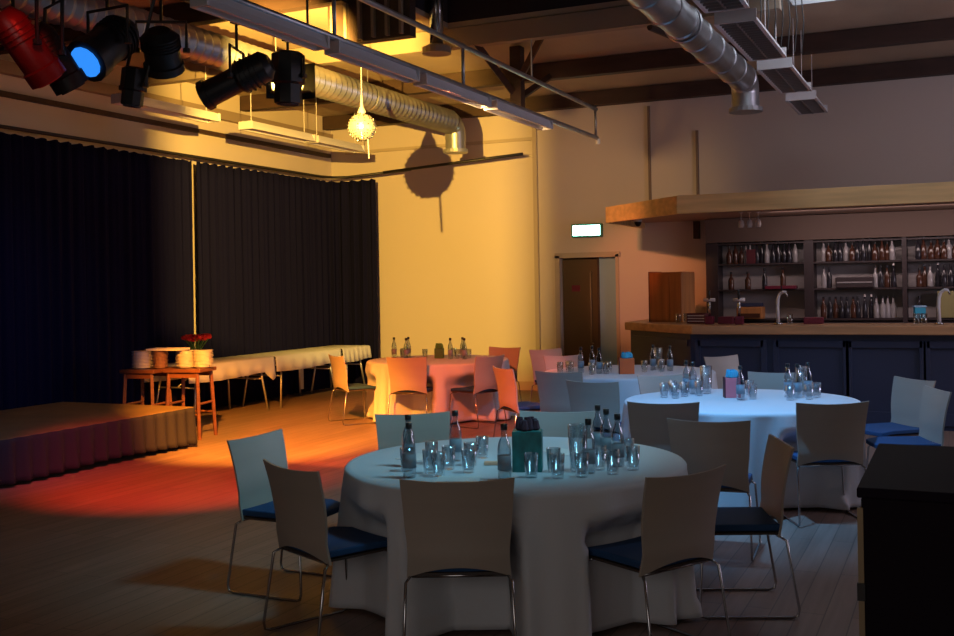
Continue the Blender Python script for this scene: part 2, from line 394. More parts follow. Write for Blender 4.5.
def lantern(label, pos, aim, L, r, kind, barz=3.78, barxy=None, body=M['black'], front=M['lens'], cat='stage light'):
    p = Vector(pos); d = (Vector(aim)-p).normalized()
    t = thing('stage_lantern', label, cat, pos)
    x, y = MB().frame_at(d)
    m = Matrix((x, y, d)).transposed().to_4x4()
    if kind == 'profile':
        prof = [(r*.55, -L*.5), (r*.95, -L*.42), (r, -L*.05), (r*.8, .0), (r*.82, L*.42), (r*.95, L*.42), (r*.95, L*.5), (r*.8, L*.5)]
        seg = 16
    elif kind == 'box':
        prof = [(r*.9, -L*.5), (r*1.2, -L*.45), (r*1.2, L*.1), (r*1.0, L*.14), (r*1.0, L*.5), (r*.85, L*.5)]; seg = 8
    else:
        prof = [(r*.6, -L*.5), (r, -L*.35), (r, L*.3), (r*1.12, L*.32), (r*1.12, L*.5), (r*.9, L*.5)]; seg = 14
    bo = MB().lathe(prof, seg=seg, mx=m, cap=True).build('body', body, t, smooth='auto')
    MB().lathe([(r*.05, L*.5+.004), (r*.8, L*.5+.004), (r*.8, L*.5+.012), (r*.05, L*.5+.012)], seg=seg, mx=m).build('lens', front, bo)
    b = MB()      # cooling fins
    for k in range(4): b.lathe([(r*.7, -L*.30+k*L*.07), (r*1.1, -L*.30+k*L*.07), (r*1.1, -L*.29+k*L*.07), (r*.7, -L*.29+k*L*.07)], seg=seg, mx=m)
    b.build('cooling_fins', body, bo)
    # yoke: sideways axis x, up to the bar
    up = barz-p.z
    bx = Vector((-5.0-p.x, 0, 0)) if barxy is None else Vector((barxy[0]-p.x, barxy[1]-p.y, 0))
    top = Vector((bx.x, bx.y, up-.06))
    ax = Vector((x.x, x.y, 0)).normalized(); ww = r*1.35
    mid = top*.55
    b = MB()
    b.tube([ax*ww, ax*ww+mid, -ax*ww+mid, -ax*ww], .012, 6)
    b.tube([mid, top], .012, 6); b.build('yoke', M['black'], t)
    b = MB().box(tuple(top+Vector((0, 0, .05))), (.05, .09, .09)); b.build('clamp', M['black'], t)
    for s in (-1, 1): MB().lathe([(.025, -.015), (.025, .015)], tuple(ax*ww*s), 8).build('tilt_knob', M['black'], t)
    return t
lantern('black stage lantern at upper left beside the red one, pointing down', (-5.02, 4.83, 3.14), (-4.7, 5.6, 1.9), .42, .10, 'fresnel')
t = lantern('red-glowing stage lantern in the top left corner', (-5.0, 4.60, 3.16), (-4.75, 5.5, 2.0), .46, .105, 'fresnel', body=M['redlit'], front=M['redglow'])
t = lantern('black stage lantern with a bright blue lens', (-5.0, 5.27, 3.30), (-5.05, 4.33, 2.55), .46, .13, 'fresnel', front=M['bluelens'])
lantern('broad black lantern in a square yoke between the blue lens and the long lantern', (-5.0, 5.78, 3.36), (-5.3, 6.3, 2.6), .30, .125, 'fresnel')
lantern('small dark lantern tilted down just below the square-yoked one', (-5.2, 5.72, 3.12), (-5.35, 5.7, 2.0), .26, .075, 'box')
lantern('long black profile spotlight pointing down left', (-5.0, 6.62, 3.30), (-7.3, 5.8, 2.2), .58, .125, 'profile')
t = lantern('box-shaped black lantern at the right end, in front of the yellow ceiling', (-5.0, 7.30, 3.43), (-5.05, 7.33, 2.2), .42, .115, 'box')
MB().box((-.02, .30, .02), (.17, .006, .30)).build('barn_door', M['black'], t)
MB().box((0, 0, 0), (.14, .006, .30), mx=Matrix.Translation((-.278, .195, .03)) @ Matrix.Rotation(R(50), 4, 'Z')).build('barn_door', M['black'], t)
MB().box((-.14, .245, -.075), (.34, .22, .005), R(30)).build('barn_door', M['black'], t)
t = lantern('small lantern with a red lens against the lighting track', (-4.75, 6.15, 3.85), (-4.6, 5.2, 3.75), .18, .09, 'fresnel', barz=4.2, barxy=(-4.75, 6.15), front=M['redglow'])

# mirror ball
t = thing('mirror_ball', 'white sparkling mirror ball hanging on a wire before the yellow wall', 'mirror ball', (-6.13, 10.39, 3.51))
b = MB(); b.lathe([(max(.002, .155*math.sin(PI*i/14)), -.155*math.cos(PI*i/14)) for i in range(15)], seg=26); bl = b.build('ball', M['ball'], t)
b = MB()
for i in range(1, 14):
    for k in range(26):
        if random.random() < .5:
            a = 2*PI*(k+.5)/26; ph = PI*(i+.5)/14 if i < 13 else PI*i/14
            b.box((.157*math.sin(ph)*math.cos(a), .157*math.sin(ph)*math.sin(a), -.157*math.cos(ph)), (.012, .012, .012), a)
o = b.build('mirror_tile', M['chrome'], bl); o['kind'] = 'stuff'
MB().lathe([(.05, .14), (.05, .17), (.02, .23), (.012, .36)], seg=10).build('motor_cap', M['fix'], t, True)
MB().tube([(0, 0, .2), (0, 0, ZC-3.51)], .006, 4).build('wire', M['fix'], t)
MB().tube([(.06, .02, -.12), (.07, .02, -.36)], .007, 4).build('tail_cord', M['fix'], t)

# ------------------------------------------------------------------ curtains and tracks
def curtain(label, path_fn, nu, z0, ztop, lean=0):
    b = MB()
    def fn(u, v):
        p, n, s = path_fn(u)
        amp = .045*(.55+.45*v)
        w = math.sin(s*2*PI/.19+1.3*math.sin(s*2.1))+.35*math.sin(s*2*PI/.083)
        zt = ztop-.022*abs(math.sin(s*PI/.19))
        return Vector((p[0], p[1], 0))+Vector((n[0], n[1], 0))*amp*w+Vector((0, 0, zt+(z0-zt)*v))
    b.grid(fn, nu, 14)
    o = b.build('stage_curtain', M['curtain'], smooth=True, solid=.008)
    tag(o, label, 'curtain'); return o
ya, yb = 1.5, 11.78
curtain('dark curtain on the left behind the low stage', lambda u: ((-9.68, ya+(yb-ya)*u), (1, 0), ya+(yb-ya)*u), 900, .02, 3.50)
yc = 11.86
def path2(u):
    L1 = 15.35-yc; L3 = .62; rr = .25; L2 = rr*PI/2; L1 -= rr
    s = u*(L1+L2+L3)
    if s < L1: return (-9.68, yc+s), (1, 0), s
    if s < L1+L2:
        a = (s-L1)/rr; return (-9.68+rr-rr*math.cos(a), yc+L1+rr*math.sin(a)), (math.cos(a), -math.sin(a)), s
    return (-9.43+(s-L1-L2), yc+L1+rr), (0, -1), s
curtain('dark pleated curtain covering the far left corner', path2, 520, .02, 3.50)
o = MB().tube([(-9.7, 1.5, 3.56), (-9.7, 15.05, 3.56), (-9.62, 15.3, 3.56), (-9.4, 15.42, 3.56), (-8.2, 15.45, 3.62)], .022, 8).build('curtain_track', M['black'], smooth=True)
tag(o, 'black curtain track along the left wall and round the corner', 'curtain track')
o = MB().tube([(-8.7, 15.42, 3.60), (-6.2, 15.42, 3.74)], .024, 8).build('hanging_bar', M['black'], smooth=True)
tag(o, 'dark empty bar continuing across the yellow back wall', 'bar')

# ------------------------------------------------------------------ stage
t = thing('stage_platform', 'low brown-topped stage with a gathered plum skirt', 'stage', (-8.55, 5.5, 0))
MB().box((0, 0, .41), (1.9, 7.4, .04)).build('deck', M['stage'], t, bevel=.005)
b = MB()
def sk(u, v):
    L1 = 7.4; s = u*(L1+1.9); w = math.sin(s*2*PI/.17+2*math.sin(s*1.7))
    a = .012+.028*v
    hz = .035+.03*max(0, math.sin(s*1.15+.7))**3
    z = .425+(hz-.425)*v
    if s < L1: return Vector((.965+a*w*.8+.02*v, -3.7+s, z))
    return Vector((.965-(s-L1), 3.72+a*w*.8, z))
b.grid(sk, 420, 8); b.build('skirt', M['skirt'], t, smooth=True, solid=.006)
b = MB(); b.box((.94, 0, .40), (.03, 7.38, .03)); b.build('edge_rail', M['black'], t)
for x in (-.85, .85):
    for y in (-3.5, -1.2, 1.2, 3.5): MB().box((x, y, .195), (.05, .05, .39)).build('leg', M['black'], t)

# ------------------------------------------------------------------ chair
def make_chair():
    t = thing('dining_chair', 'x', 'chair')
    b = MB()
    def back(side):
        def fn(u, v):
            s = 2*u-1; zb = .405+.05*(1-s*s); zt = .842+.014*s*s
            z = zb+(zt-zb)*v
            hw = .232+.020*max(0, (z-.5)/.35)**1.5-.006*math.sin(min(1, max(0, (z-.42)/.2))*PI)
            y = -.222-.028*max(0, (z-.55)/.3)**1.6*1.9+.020*max(0, (.5-z)/.1)+.030*s*s
            return Vector((s*hw, y-(.012 if side else 0), z))
        return fn
    ga = b.grid(back(0), 12, 14); gb = b.grid(back(1), 12, 14)
    for j in range(14):
        b.bm.faces.new((ga[j][0], ga[j+1][0], gb[j+1][0], gb[j][0])); b.bm.faces.new((ga[j][12], ga[j+1][12], gb[j+1][12], gb[j][12]))
    for i in range(12):
        b.bm.faces.new((ga[0][i], ga[0][i+1], gb[0][i+1], gb[0][i])); b.bm.faces.new((ga[14][i], ga[14][i+1], gb[14][i+1], gb[14][i]))
    b.build('backrest', M['panel'], t, smooth='auto')
    b = MB()
    def pad(z):
        def fn(u, v):
            s = 2*u-1; y = -.192+.422*v
            hw = .218*(1-.10*max(0, v-.8)/.2)*(1-.02*(1-v))
            return Vector((s*hw, y, z+.006*s*s-.016*max(0, v-.75)/.25))
        return fn
    g1 = b.grid(pad(.462), 8, 8); g2 = b.grid(pad(.428), 8, 8)
    for j in range(8):
        for i in (0, 8): b.bm.faces.new((g1[j][i], g1[j+1][i], g2[j+1][i], g2[j][i]))
    for i in range(8):
        for j in (0, 8): b.bm.faces.new((g1[j][i], g1[j][i+1], g2[j][i+1], g2[j][i]))
    b.build('seat', M['seatm'], t, smooth='auto', bevel=.006)
    MB().box((0, .01, .420), (.42, .40, .012)).build('seat_shell', M['shell'], t)
    for s in (-1, 1):
        pts = [(s*.215, -.18, .412), (s*.235, -.215, .39), (s*.248, -.27, .05), (s*.248, -.262, .016), (s*.248, -.235, .0078),
               (s*.248, .19, .0078), (s*.248, .215, .016), (s*.246, .222, .05), (s*.225, .20, .39), (s*.205, .17, .412)]
        MB().tube(pts, .0070, 8).build('leg', M['chrome'], t, True)
    b = MB(); b.tube([(-.21, .17, .410), (.21, .17, .410)], .008, 6); b.tube([(-.21, -.18, .410), (.21, -.18, .410)], .008, 6)
    b.build('cross_bar', M['chrome'], t, True)
    return t
near = 'the nearest round table'; mid_ = 'the bright blue-lit round table'; far_ = 'the far table nearest the door'; red_ = 'the red-lit table by the yellow wall'
CH = [
 (-2.12, 4.41, 24, 'dining chair seen straight from behind at the front of the nearest round table'),
 (-2.82, 4.46, -25, 'grey-brown backed chair left of the frontmost chair, its dark seat pointing right'),
 (-3.48, 5.05, -91, 'teal-lit chair standing furthest left at the nearest round table, beside the orange floor'),
 (-3.19, 6.04, -145, 'teal-lit chair back facing us behind the left bottles of the nearest table'),
 (-2.39, 6.37, -167, 'dim grey chair back facing us behind the right bottles of the nearest table'),
 (-1.34, 4.81, 60, 'brown-backed chair right of the frontmost chair with its seat pointing left'),
 (-1.10, 5.61, 112, 'chair seen in profile at the far right side of the nearest round table'),
 (-1.43, 6.72, 4, 'lower of two overlapping dark brown chair backs between the two nearest tables'),
 (-1.97, 7.58, 12, 'higher of two overlapping dark brown chair backs, at the blue-lit table'),
 (-0.92, 7.85, 26, 'pale grey chair seen from behind at the right front of the blue-lit table'),
 (-0.55, 9.41, 131, 'pale chair with blue seat right of the blue-lit table, in front of the navy bar'),
 (-0.40, 8.64, 112, 'whitish chair furthest right, just above the black cabinet'),
 (-2.26, 11.86, -125, 'rusty brown chair back standing closest to the navy bar front'),
 (-1.53, 9.74, -175, 'cream chair back behind the glasses of the blue-lit table'),
 (-2.31, 9.27, -140, 'pale cyan chair back between the blue-lit table and the door-side table'),
 (-2.87, 8.98, -8, 'pale chair back before the door-side table, right of the orange-and-dark one'),
 (-3.52, 9.88, -5, 'chair back half orange and half dark in shadow, in front of the door-side table'),
 (-4.09, 10.13, -43, 'narrow bright orange chair back turned sideways between the far tables'),
 (-5.36, 11.66, 72, 'pinkish chair back at the right side of the red-lit table'),
 (-5.67, 12.97, -190, 'orange-brown chair standing behind the pinkish one near the yellow wall'),
 (-4.72, 12.77, -125, 'dark brown chair behind the glasses at the left of the door-side table'),
 (-4.10, 11.62, -135, 'pale grey chair back at the left edge of the door-side table'),
 (-6.08, 11.42, 10, 'wide orange chair back seen straight on before the red-lit table'),
 (-6.95, 11.50, -37, 'leftmost orange chair, next to the long cloth-covered trestle tables'),
]
proto = make_chair()
for i, (x, y, a, lab) in enumerate(CH):
    g = 'chairs at the round tables'
    if i == 0:
        proto.location = (x, y, 0); proto.rotation_euler = (0, 0, R(a)); proto['label'] = lab; proto['group'] = g
    else: dup(proto, (x, y, 0), R(a), lab, g)

# ------------------------------------------------------------------ round tables with long cloths
TAB = [(-2.21, 5.30, 1, 'nearest round banquet table, hidden under the grey-lit cloth', 'large white cloth to the floor on the nearest round table, in shade at the front'),
       (-1.61, 8.55, 5, 'round banquet table under the bright blue-lit cloth', 'bright pale-blue lit cloth on the round table before the bar'),
       (-3.25, 11.0, 9, 'round banquet table near the door under a blue-white cloth', 'blue-white lit cloth on the far round table nearest the door'),
       (-6.16, 12.25, 2, 'round banquet table by the yellow wall under a pink-lit cloth', 'pink and red lit cloth on the round table by the yellow wall')]
for (tx, ty, ph0, l1, l2) in TAB:
    t = thing('round_table', l1, 'table', (tx, ty, 0), 0)
    MB().lathe([(.89, .705), (.90, .71), (.90, .728), (.89, .733)], seg=48).build('tabletop', M['shell'], t)
    for k in range(4):
        a = PI/4+k*PI/2; MB().tube([(.3*math.cos(a), .3*math.sin(a), .705), (.34*math.cos(a), .34*math.sin(a), 0)], .016, 8).build('leg', M['steel'], t)
    fr = []
    for (cx, cy, ca, _) in CH:
        if math.hypot(cx-tx, cy-ty) < 1.45: fr.append((Vector((cx, cy)), R(ca)))
    N = 288; K = 22; Rr = .905
    b = MB(); rings = []
    prof = [(0.0, .748), (.35, .748), (.7, .748), (.88, .7475), (.905, .744), (.914, .734)]
    def radius(th, z):
        tt = (.734-z)/.70
        w = math.sin(15*th+ph0+1.1*math.sin(2*th))+.55*math.sin(27*th+ph0*2.3+math.sin(3*th))+.4*math.sin(6*th+ph0); w = math.copysign(abs(w)**.85, w)
        r = .914+.05*tt+.046*(tt**.75)*w
        if z < .62:
            k = min(1, (.62-z)/.13)
            for (c, ca) in fr:
                ry = Vector((-math.sin(ca), math.cos(ca))); rx = Vector((math.cos(ca), math.sin(ca)))
                rr = r
                while rr > .45:
                    q = Vector((tx+rr*math.cos(th), ty+rr*math.sin(th)))-c
                    lx = q.dot(rx); ly = q.dot(ry)
                    if abs(lx) < .255 and ly < .262 and ly > -.6: rr -= .01
                    else: break
                r = r+(rr-r)*k
        return r
    zs = [.72-(.72-.022)*(j/K) for j in range(K+1)]
    for (r, z) in prof[1:]:
        rings.append([b.bm.verts.new((r*math.cos(2*PI*i/N), r*math.sin(2*PI*i/N), z)) for i in range(N)])
    for z in zs:
        rr = [radius(2*PI*i/N, z) for i in range(N)]
        for _ in range(2): rr = [(rr[i-1]+rr[i]+rr[(i+1) % N])/3 for i in range(N)]
        rings.append([b.bm.verts.new((rr[i]*math.cos(2*PI*i/N), rr[i]*math.sin(2*PI*i/N), z)) for i in range(N)])
    for a_, c_ in zip(rings, rings[1:]):
        for i in range(N): b.bm.faces.new((a_[i], a_[(i+1) % N], c_[(i+1) % N], c_[i]))
    b.bm.faces.new(rings[0])
    o = b.build('tablecloth', M['cloth'], smooth=True, solid=.003); o.location = (tx, ty, 0)
    tag(o, l2, 'tablecloth')

# ------------------------------------------------------------------ bottles, glasses, centrepieces
def make_bottle():
    t = thing('water_bottle', 'x', 'bottle')
    bo = MB().lathe([(.028, 0), (.033, .006), (.033, .15), (.028, .18), (.014, .215), (.013, .245)], seg=14).build('body', M['water'], t, True)
    MB().lathe([(.0335, .05), (.0342, .05), (.0342, .12), (.0335, .12)], seg=14).build('label', M['lab'], bo, True)
    MB().lathe([(.017, .243), (.017, .272), (.001, .273)], seg=12).build('cap', M['blackp'], t, True)
    return t
def make_glass(h=.12, r=.036, name='drinking_glass', lab='x'):
    t = MB().lathe([(.001, .002), (r*.8, .0), (r*.85, .01), (r, h), (r-.003, h), (r*.8-.002, .018), (.001, .016)], seg=16, cap=False).build(name, M['glass'], smooth=True)
    return tag(t, lab, 'glass')
bot = make_bottle(); gls = make_glass(); tall = make_glass(.235, .05, 'glass_jug')
pr = {'b': [bot, 0], 'g': [gls, 0], 'j': [tall, 0]}
def put(kind, x, y, lab, group, z=.7505):
    p, n = pr[kind]
    if n == 0:
        p.location = (x, y, z); p['label'] = lab; p['group'] = group; pr[kind][1] = 1; o = p
    else: o = dup(p, (x, y, z), random.random()*6, lab, group)
    return o
def cluster(items, where):
    for k, x, y in items:
        lab = {'b': 'clear water bottle with black cap ', 'g': 'small clear drinking glass ', 'j': 'tall clear glass jug '}[k]+where
        gr = {'b': 'water bottles ', 'g': 'drinking glasses ', 'j': 'glass jugs '}[k]+where
        put(k, x, y, lab, gr)
n1 = 'on the nearest round table'
cluster([('b', -2.66, 4.93), ('b', -2.50, 4.64), ('b', -2.50, 5.17), ('g', -2.38, 4.72), ('g', -2.42, 4.92), ('g', -2.58, 5.04),
         ('g', -2.36, 5.06), ('g', -2.28, 4.86), ('g', -2.60, 4.80), ('g', -2.46, 4.78), ('g', -2.40, 5.30)], 'in the left cluster '+n1)
put('b', -2.03, 4.74, 'lone water bottle with black cap in front of the teal box', 'lone bottle')
put('g', -1.93, 4.84, 'drinking glass just right of the lone bottle by the teal box', 'glass by teal box')
cluster([('b', -1.84, 5.62), ('b', -1.70, 5.04), ('b', -1.62, 5.27), ('b', -1.74, 5.46), ('g', -1.80, 4.86), ('g', -1.70, 4.93),
         ('g', -1.58, 5.05), ('g', -1.62, 5.45), ('g', -1.52, 5.20), ('g', -1.88, 5.02), ('g', -1.68, 5.15)], 'in the right cluster '+n1)
put('j', -1.77, 5.08, 'tall clear tumbler left of the right-hand bottles on the nearest table', 'tall tumbler')
n2 = 'on the blue-lit round table'
cluster([('g', -2.22, 8.53), ('g', -2.20, 8.74), ('g', -2.08, 8.65), ('b', -2.06, 8.87), ('g', -1.98, 8.74), ('g', -2.04, 9.02), ('b', -2.14, 8.98), ('g', -2.12, 8.50), ('j', -1.96, 8.92)], 'in the left cluster '+n2)
cluster([('b', -1.60, 8.52), ('g', -1.52, 8.60), ('g', -1.60, 8.92)], 'right of the pink box '+n2)
cluster([('b', -1.28, 8.84), ('g', -1.23, 8.60), ('b', -1.20, 8.80), ('b', -1.14, 8.98), ('g', -1.06, 8.86), ('g', -1.31, 9.10), ('g', -1.10, 8.70), ('j', -1.20, 9.06)], 'in the right cluster '+n2)
n3 = 'on the door-side round table'
cluster([('g', -3.86, 10.55), ('g', -3.84, 10.76), ('b', -3.68, 10.70), ('g', -3.76, 10.60), ('b', -3.62, 10.9), ('g', -3.50, 10.52), ('b', -3.45, 10.62), ('g', -3.37, 10.60), ('g', -3.40, 10.8)], 'left of the orange box '+n3)
cluster([('g', -3.05, 10.92), ('b', -3.02, 11.16), ('g', -2.88, 10.96), ('b', -2.82, 11.10), ('g', -2.92, 11.14), ('j', -3.0, 11.3)], 'right of the orange box '+n3)
n4 = 'on the red-lit round table'
cluster([('b', -6.86, 12.36), ('g', -6.80, 12.50), ('b', -6.62, 12.25), ('g', -6.70, 12.3), ('g', -6.42, 12.40), ('b', -6.72, 12.5)], 'left of the green box '+n4)
cluster([('b', -6.00, 12.30), ('g', -6.1, 12.60), ('b', -5.92, 12.50), ('g', -5.84, 12.52), ('g', -5.95, 12.40), ('b', -5.80, 12.3)], 'right of the green box '+n4)
def centre(lab, x, y, rz, base, top, h=.17, w=.12, side=None):
    t = thing('table_box', lab, 'box', (x, y, .7505), rz)
    b = MB().box((0, 0, h/2), (w, w*.8, h)); b.build('carton', base, t, bevel=.003)
    b = MB()
    rnd = random.Random(3)
    for i in range(12):
        a = rnd.random()*6.28; rr = rnd.random()*w*.35
        b.lathe([(.004, 0), (.022, .02), (.014, .05+.03*rnd.random()), (.002, .07)], (rr*math.cos(a), rr*math.sin(a)*.8, h-.01), 6)
    b.build('tissue_filling', top, t)
    if side: MB().box((-w*.5-.004, 0, h/2), (.008, w*.82, h*1.05)).build('side_flap', side, t)
    return t
centre('teal patterned carton with dark filling in the middle of the nearest round table', -2.02, 5.02, R(18), M['teal'], M['tissue'], .205, .15)
centre('pink and maroon carton with sky-blue filling in the middle of the blue-lit table', -1.70, 8.70, R(20), M['pink'], M['bluet'], .16, .12, M['maroon'])
centre('orange carton with sky-blue filling on the door-side table', -3.17, 10.68, R(20), M['orange'], M['bluet'], .16, .15, M['maroon'])
centre('small green box in the middle of the red-lit table', -6.22, 12.42, R(20), M['green'], M['stem'], .13, .12)
b = MB().box((0, 0, .0085), (.09, .05, .015), R(20)); o = b.build('folded_card', M['tan'], bevel=.002); o.location = (-2.26, 5.12, .7505); tag(o, 'small tan folded card lying left of the teal carton', 'card')
for i, (x, y, r, w) in enumerate([(-2.25, 4.68, 20, 'in front of the left glasses'), (-2.05, 5.62, -30, 'at the back near the dim grey chair'), (-2.75, 5.2, 80, 'at the left edge')]):
    o = MB().box((0, 0, .002), (.21, .15, .003), 0).build('paper_sheet', M['paper']); o.location = (x, y, .7505); o.rotation_euler = (0, 0, R(r))
    tag(o, 'flat sheet of paper on nearest round table '+w, 'paper')

# ------------------------------------------------------------------ trestle tables along the left wall
def trestle(lab, clab, y0, y1, dip, longend=False):
    X0, X1 = -9.50, -8.80; L = y1-y0; W = X1-X0
    t = thing('trestle_table', lab, 'table', ((X0+X1)/2, (y0+y1)/2, 0))
    MB().box((0, 0, .722), (W-.02, L-.02, .03)).build('tabletop', M['shell'], t)
    for s in (-1, 1):
        yy = s*(L/2-.25)
        b = MB()
        b.tube([(W/2-.08, yy, .7), (W/2-.02, yy+s*.12, .0)], .014, 8); b.tube([(-W/2+.08, yy, .7), (-W/2+.02, yy+s*.12, .0)], .014, 8)
        b.tube([(W/2-.06, yy+s*.04, .45), (-W/2+.06, yy+s*.04, .45)], .011, 6)
        b.tube([(0, yy+s*.04, .45), (0, yy-s*.4, .69)], .010, 6)
        b.build('folding_legs', M['alu'], t, True)
    b = MB(); n = 60
    top = .742
    def hem(s):      # s 0..1 along the table
        z = .53-.015*math.sin(s*5)
        d1 = max(0, 1-abs(s-dip)/.10)
        if dip >= 0: z -= .13*d1
        if longend and s > .94: z = .10
        return z
    rows = []
    for j in range(n+1):
        s = j/n; y = -L/2+s*L; hz = hem(s)
        w = .006*math.sin(s*40)
        rows.append([Vector((-W/2, y, hz)), Vector((-W/2, y, top-.01)), Vector((-W/2+.02, y, top)), Vector((0, y, top)), Vector((W/2-.02, y, top)),
                     Vector((W/2, y, top-.012)), Vector((W/2+.01+w, y, (top+hz)/2)), Vector((W/2+.015+2*w, y, hz))])
    vs = [[b.bm.verts.new(p) for p in r] for r in rows]
    for a_, c_ in zip(vs, vs[1:]):
        for i in range(7): b.bm.faces.new((a_[i], a_[i+1], c_[i+1], c_[i]))
    o = b.build('tablecloth', M['cloth'], smooth=True, solid=.003); o.location = ((X0+X1)/2, (y0+y1)/2, 0)
    tag(o, clab, 'tablecloth')
trestle('folding trestle table below the dark curtain, nearest the stage', 'yellow-lit white cloth on the trestle table behind the stools', 10.55, 12.38, .97)
trestle('middle folding trestle table below the curtain corner', 'bright yellow-lit cloth on the trestle table below the curtain corner', 12.42, 14.15, -1, True)
trestle('last trestle table in the far corner, behind the leftmost orange chair', 'bright cloth on the trestle table in the far corner', 14.2, 15.05, -1)

# stools with crockery
def stool(lab, x, y, rz, w=.39, h=.80):
    t = thing('wooden_bar_stool', lab, 'stool', (x, y, 0), rz)
    MB().box((0, 0, h-.02), (w+.06, w+.02, .04)).build('seat', M['wood'], t, bevel=.006)
    for a in (-1, 1):
        for c in (-1, 1):
            MB().tube([(a*w*.44, c*w*.42, h-.04), (a*w*.52, c*w*.5, 0)], .024, 4).build('leg', M['wood'], t)
    b = MB()
    for c in (-1, 1): b.tube([(-w*.48, c*w*.46, .28), (w*.48, c*w*.46, .28)], .014, 6)
    for a in (-1, 1): b.tube([(a*w*.47, -w*.46, .40), (a*w*.47, w*.46, .40)], .014, 6)
    b.build('rung', M['wood'], t)
    for c in (-1, 1): MB().box((0, c*w*.43, h-.07), (w*.86, .018, .06)).build('apron', M['wood'], t)
    return t
stool('left wooden bar stool holding stacked china at the end of the stage', -8.57, 9.56, R(8))
stool('right wooden bar stool holding stacked china beside the end of the stage', -8.11, 9.76, R(12), .40)
def stack(lab, x, y, z, r, n, m, name='plate_stack', bowl=False):
    pass
def make_plate(m, r, name='dinner_plate'):
    return MB().lathe([(.001, .002), (r*.6, .0), (r*.66, .006), (r, .018), (r, .023), (r*.64, .012), (.001, .009)], seg=24, cap=False).build(name, m, smooth=True)
stacks = [(-8.62, 9.55, M['plate'], .12, 12, 'white plate in the left stack on the stools'), (-8.42, 9.62, M['brownpl'], .085, 12, 'brown plate in the middle stack on the stools'),
          (-8.16, 9.76, M['plate'], .12, 12, 'white plate in the second stack from the right on the stools'), (-7.98, 9.83, M['plate'], .12, 12, 'white plate in the rightmost stack on the stools')]
for (x, y, m, r, n, lab) in stacks:
    p = tag(make_plate(m, r), lab, 'plate', lab.replace('plate in', 'plates in')); p.location = (x, y, .8005)
    for k in range(1, n): dup(p, (x+random.uniform(-.004, .004), y, .8005+k*.0165))
t = thing('serving_tray', 'thin tray lying on top of the middle china stacks', 'tray', (-8.34, 9.66, 1.013), R(12))
MB().box((0, 0, .0), (.40, .22, .008)).build('tray_base', M['shell'], t)
b = MB(); b.box((0, .115, .008), (.42, .015, .022)); b.box((0, -.115, .008), (.42, .015, .022)); b.box((.205, 0, .008), (.015, .24, .022)); b.box((-.205, 0, .008), (.015, .24, .022))
b.build('tray_rim', M['plate'], t)
# flowers on the first trestle
t = thing('flower_vase', 'bunch of red flowers with green stems in a clear vase on the trestle table', 'flowers', (-9.02, 11.0, .745))
MB().lathe([(.04, 0), (.05, .02), (.045, .1), (.06, .2), (.057, .2), (.042, .1), (.046, .03), (.001, .02)], seg=14, cap=False).build('vase', M['glass'], t, True)
b = MB(); fl = []
for i in range(22):
    a = i*2.4; r = .035*math.sqrt(i)+.02
    x, y = r*math.cos(a), r*math.sin(a)*.8; z = .30+.06*random.random()-.1*r
    b.tube([(x*.15, y*.15, .03), (x*.4, y*.4, .2), (x, y, z)], .005, 5); fl.append((x, y, z))
b.build('stems', M['stem'], t)
b = MB()
for (x, y, z) in fl:
    for k in range(5):
        a = k*1.256+x*20
        b.lathe([(.003, 0), (.022, .015), (.024, .035), (.006, .055)], (x+.018*math.cos(a), y+.018*math.sin(a), z-.01), 6)
b.build('blossoms', M['red'], t, True)

# ------------------------------------------------------------------ bar
t = thing('drinks_bar', 'navy panelled bar front under the long wooden counter', 'bar')
outer = [(5.0, 12.78), (-2.99, 12.78), (-4.05, 13.85), (-4.05, 15.78)]
inner = [(-3.98, 15.78), (-3.98, 13.88), (-2.96, 12.85), (5.0, 12.85)]
MB().prism(outer+inner, 0, 1.06).build('panelling', M['navy'], t)
for i, x0 in enumerate((-2.90, -1.98, -1.17, -.35, .47, 1.3, 2.1)):
    w = .78; b = MB(); y = 12.765
    b.box((x0+w/2, y, .95), (w, .02, .08)); b.box((x0+w/2, y, .12), (w, .02, .14)); b.box((x0, y, .55), (.07, .02, .88)); b.box((x0+w, y, .55), (.07, .02, .88))
    b.build('panel_moulding', M['navy'], t, bevel=.004)
MB().box((-3.52, 13.31, .95), (1.4, .03, .08), R(-45.3)).build('panel_moulding', M['navy'], t)
b = MB(); b.prism([(5.0, 12.68), (-2.95, 12.68), (-4.13, 13.85), (-4.13, 15.78), (-3.45, 15.78), (-3.45, 14.15), (-2.66, 13.38), (5.0, 13.38)], 1.06, 1.165)
o = b.build('bar_counter', M['counter'], bevel=.01); tag(o, 'long orange-brown wooden bar counter top with an angled left end', 'counter')
t = thing('bar_canopy', 'timber-fronted canopy hung above the bar with an angled left end', 'canopy')
of = [(5.0, 12.70), (-3.11, 12.70), (-4.42, 14.0), (-4.42, 15.78)]
inf = [(-4.36, 15.78), (-4.36, 14.03), (-3.08, 12.76), (5.0, 12.76)]
MB().prism(of+inf, 2.52, 2.74).build('fascia', M['pine'], t, bevel=.006)
MB().prism([(5.0, 12.77), (-3.07, 12.77), (-4.35, 14.04), (-4.35, 15.77), (5.0, 15.77)], 2.60, 2.70).build('soffit', M['soffp'], t)
t = thing('security_camera', 'small dark dome camera under the left end of the bar canopy', 'camera', (-4.22, 14.9, 2.60))
MB().lathe([(.06, -.03), (.065, 0)], seg=14).build('mount', M['fix'], t)
MB().lathe([(.005, -.10), (.03, -.09), (.05, -.06), (.055, -.03)], seg=14).build('dome', M['blackp'], t, True)
o = MB().box((-3.55, 15.70, 2.46), (.08, .12, .26)).build('wall_bracket', M['beam'], bevel=.004); tag(o, 'dark bracket under the canopy left of the bar shelves', 'bracket')

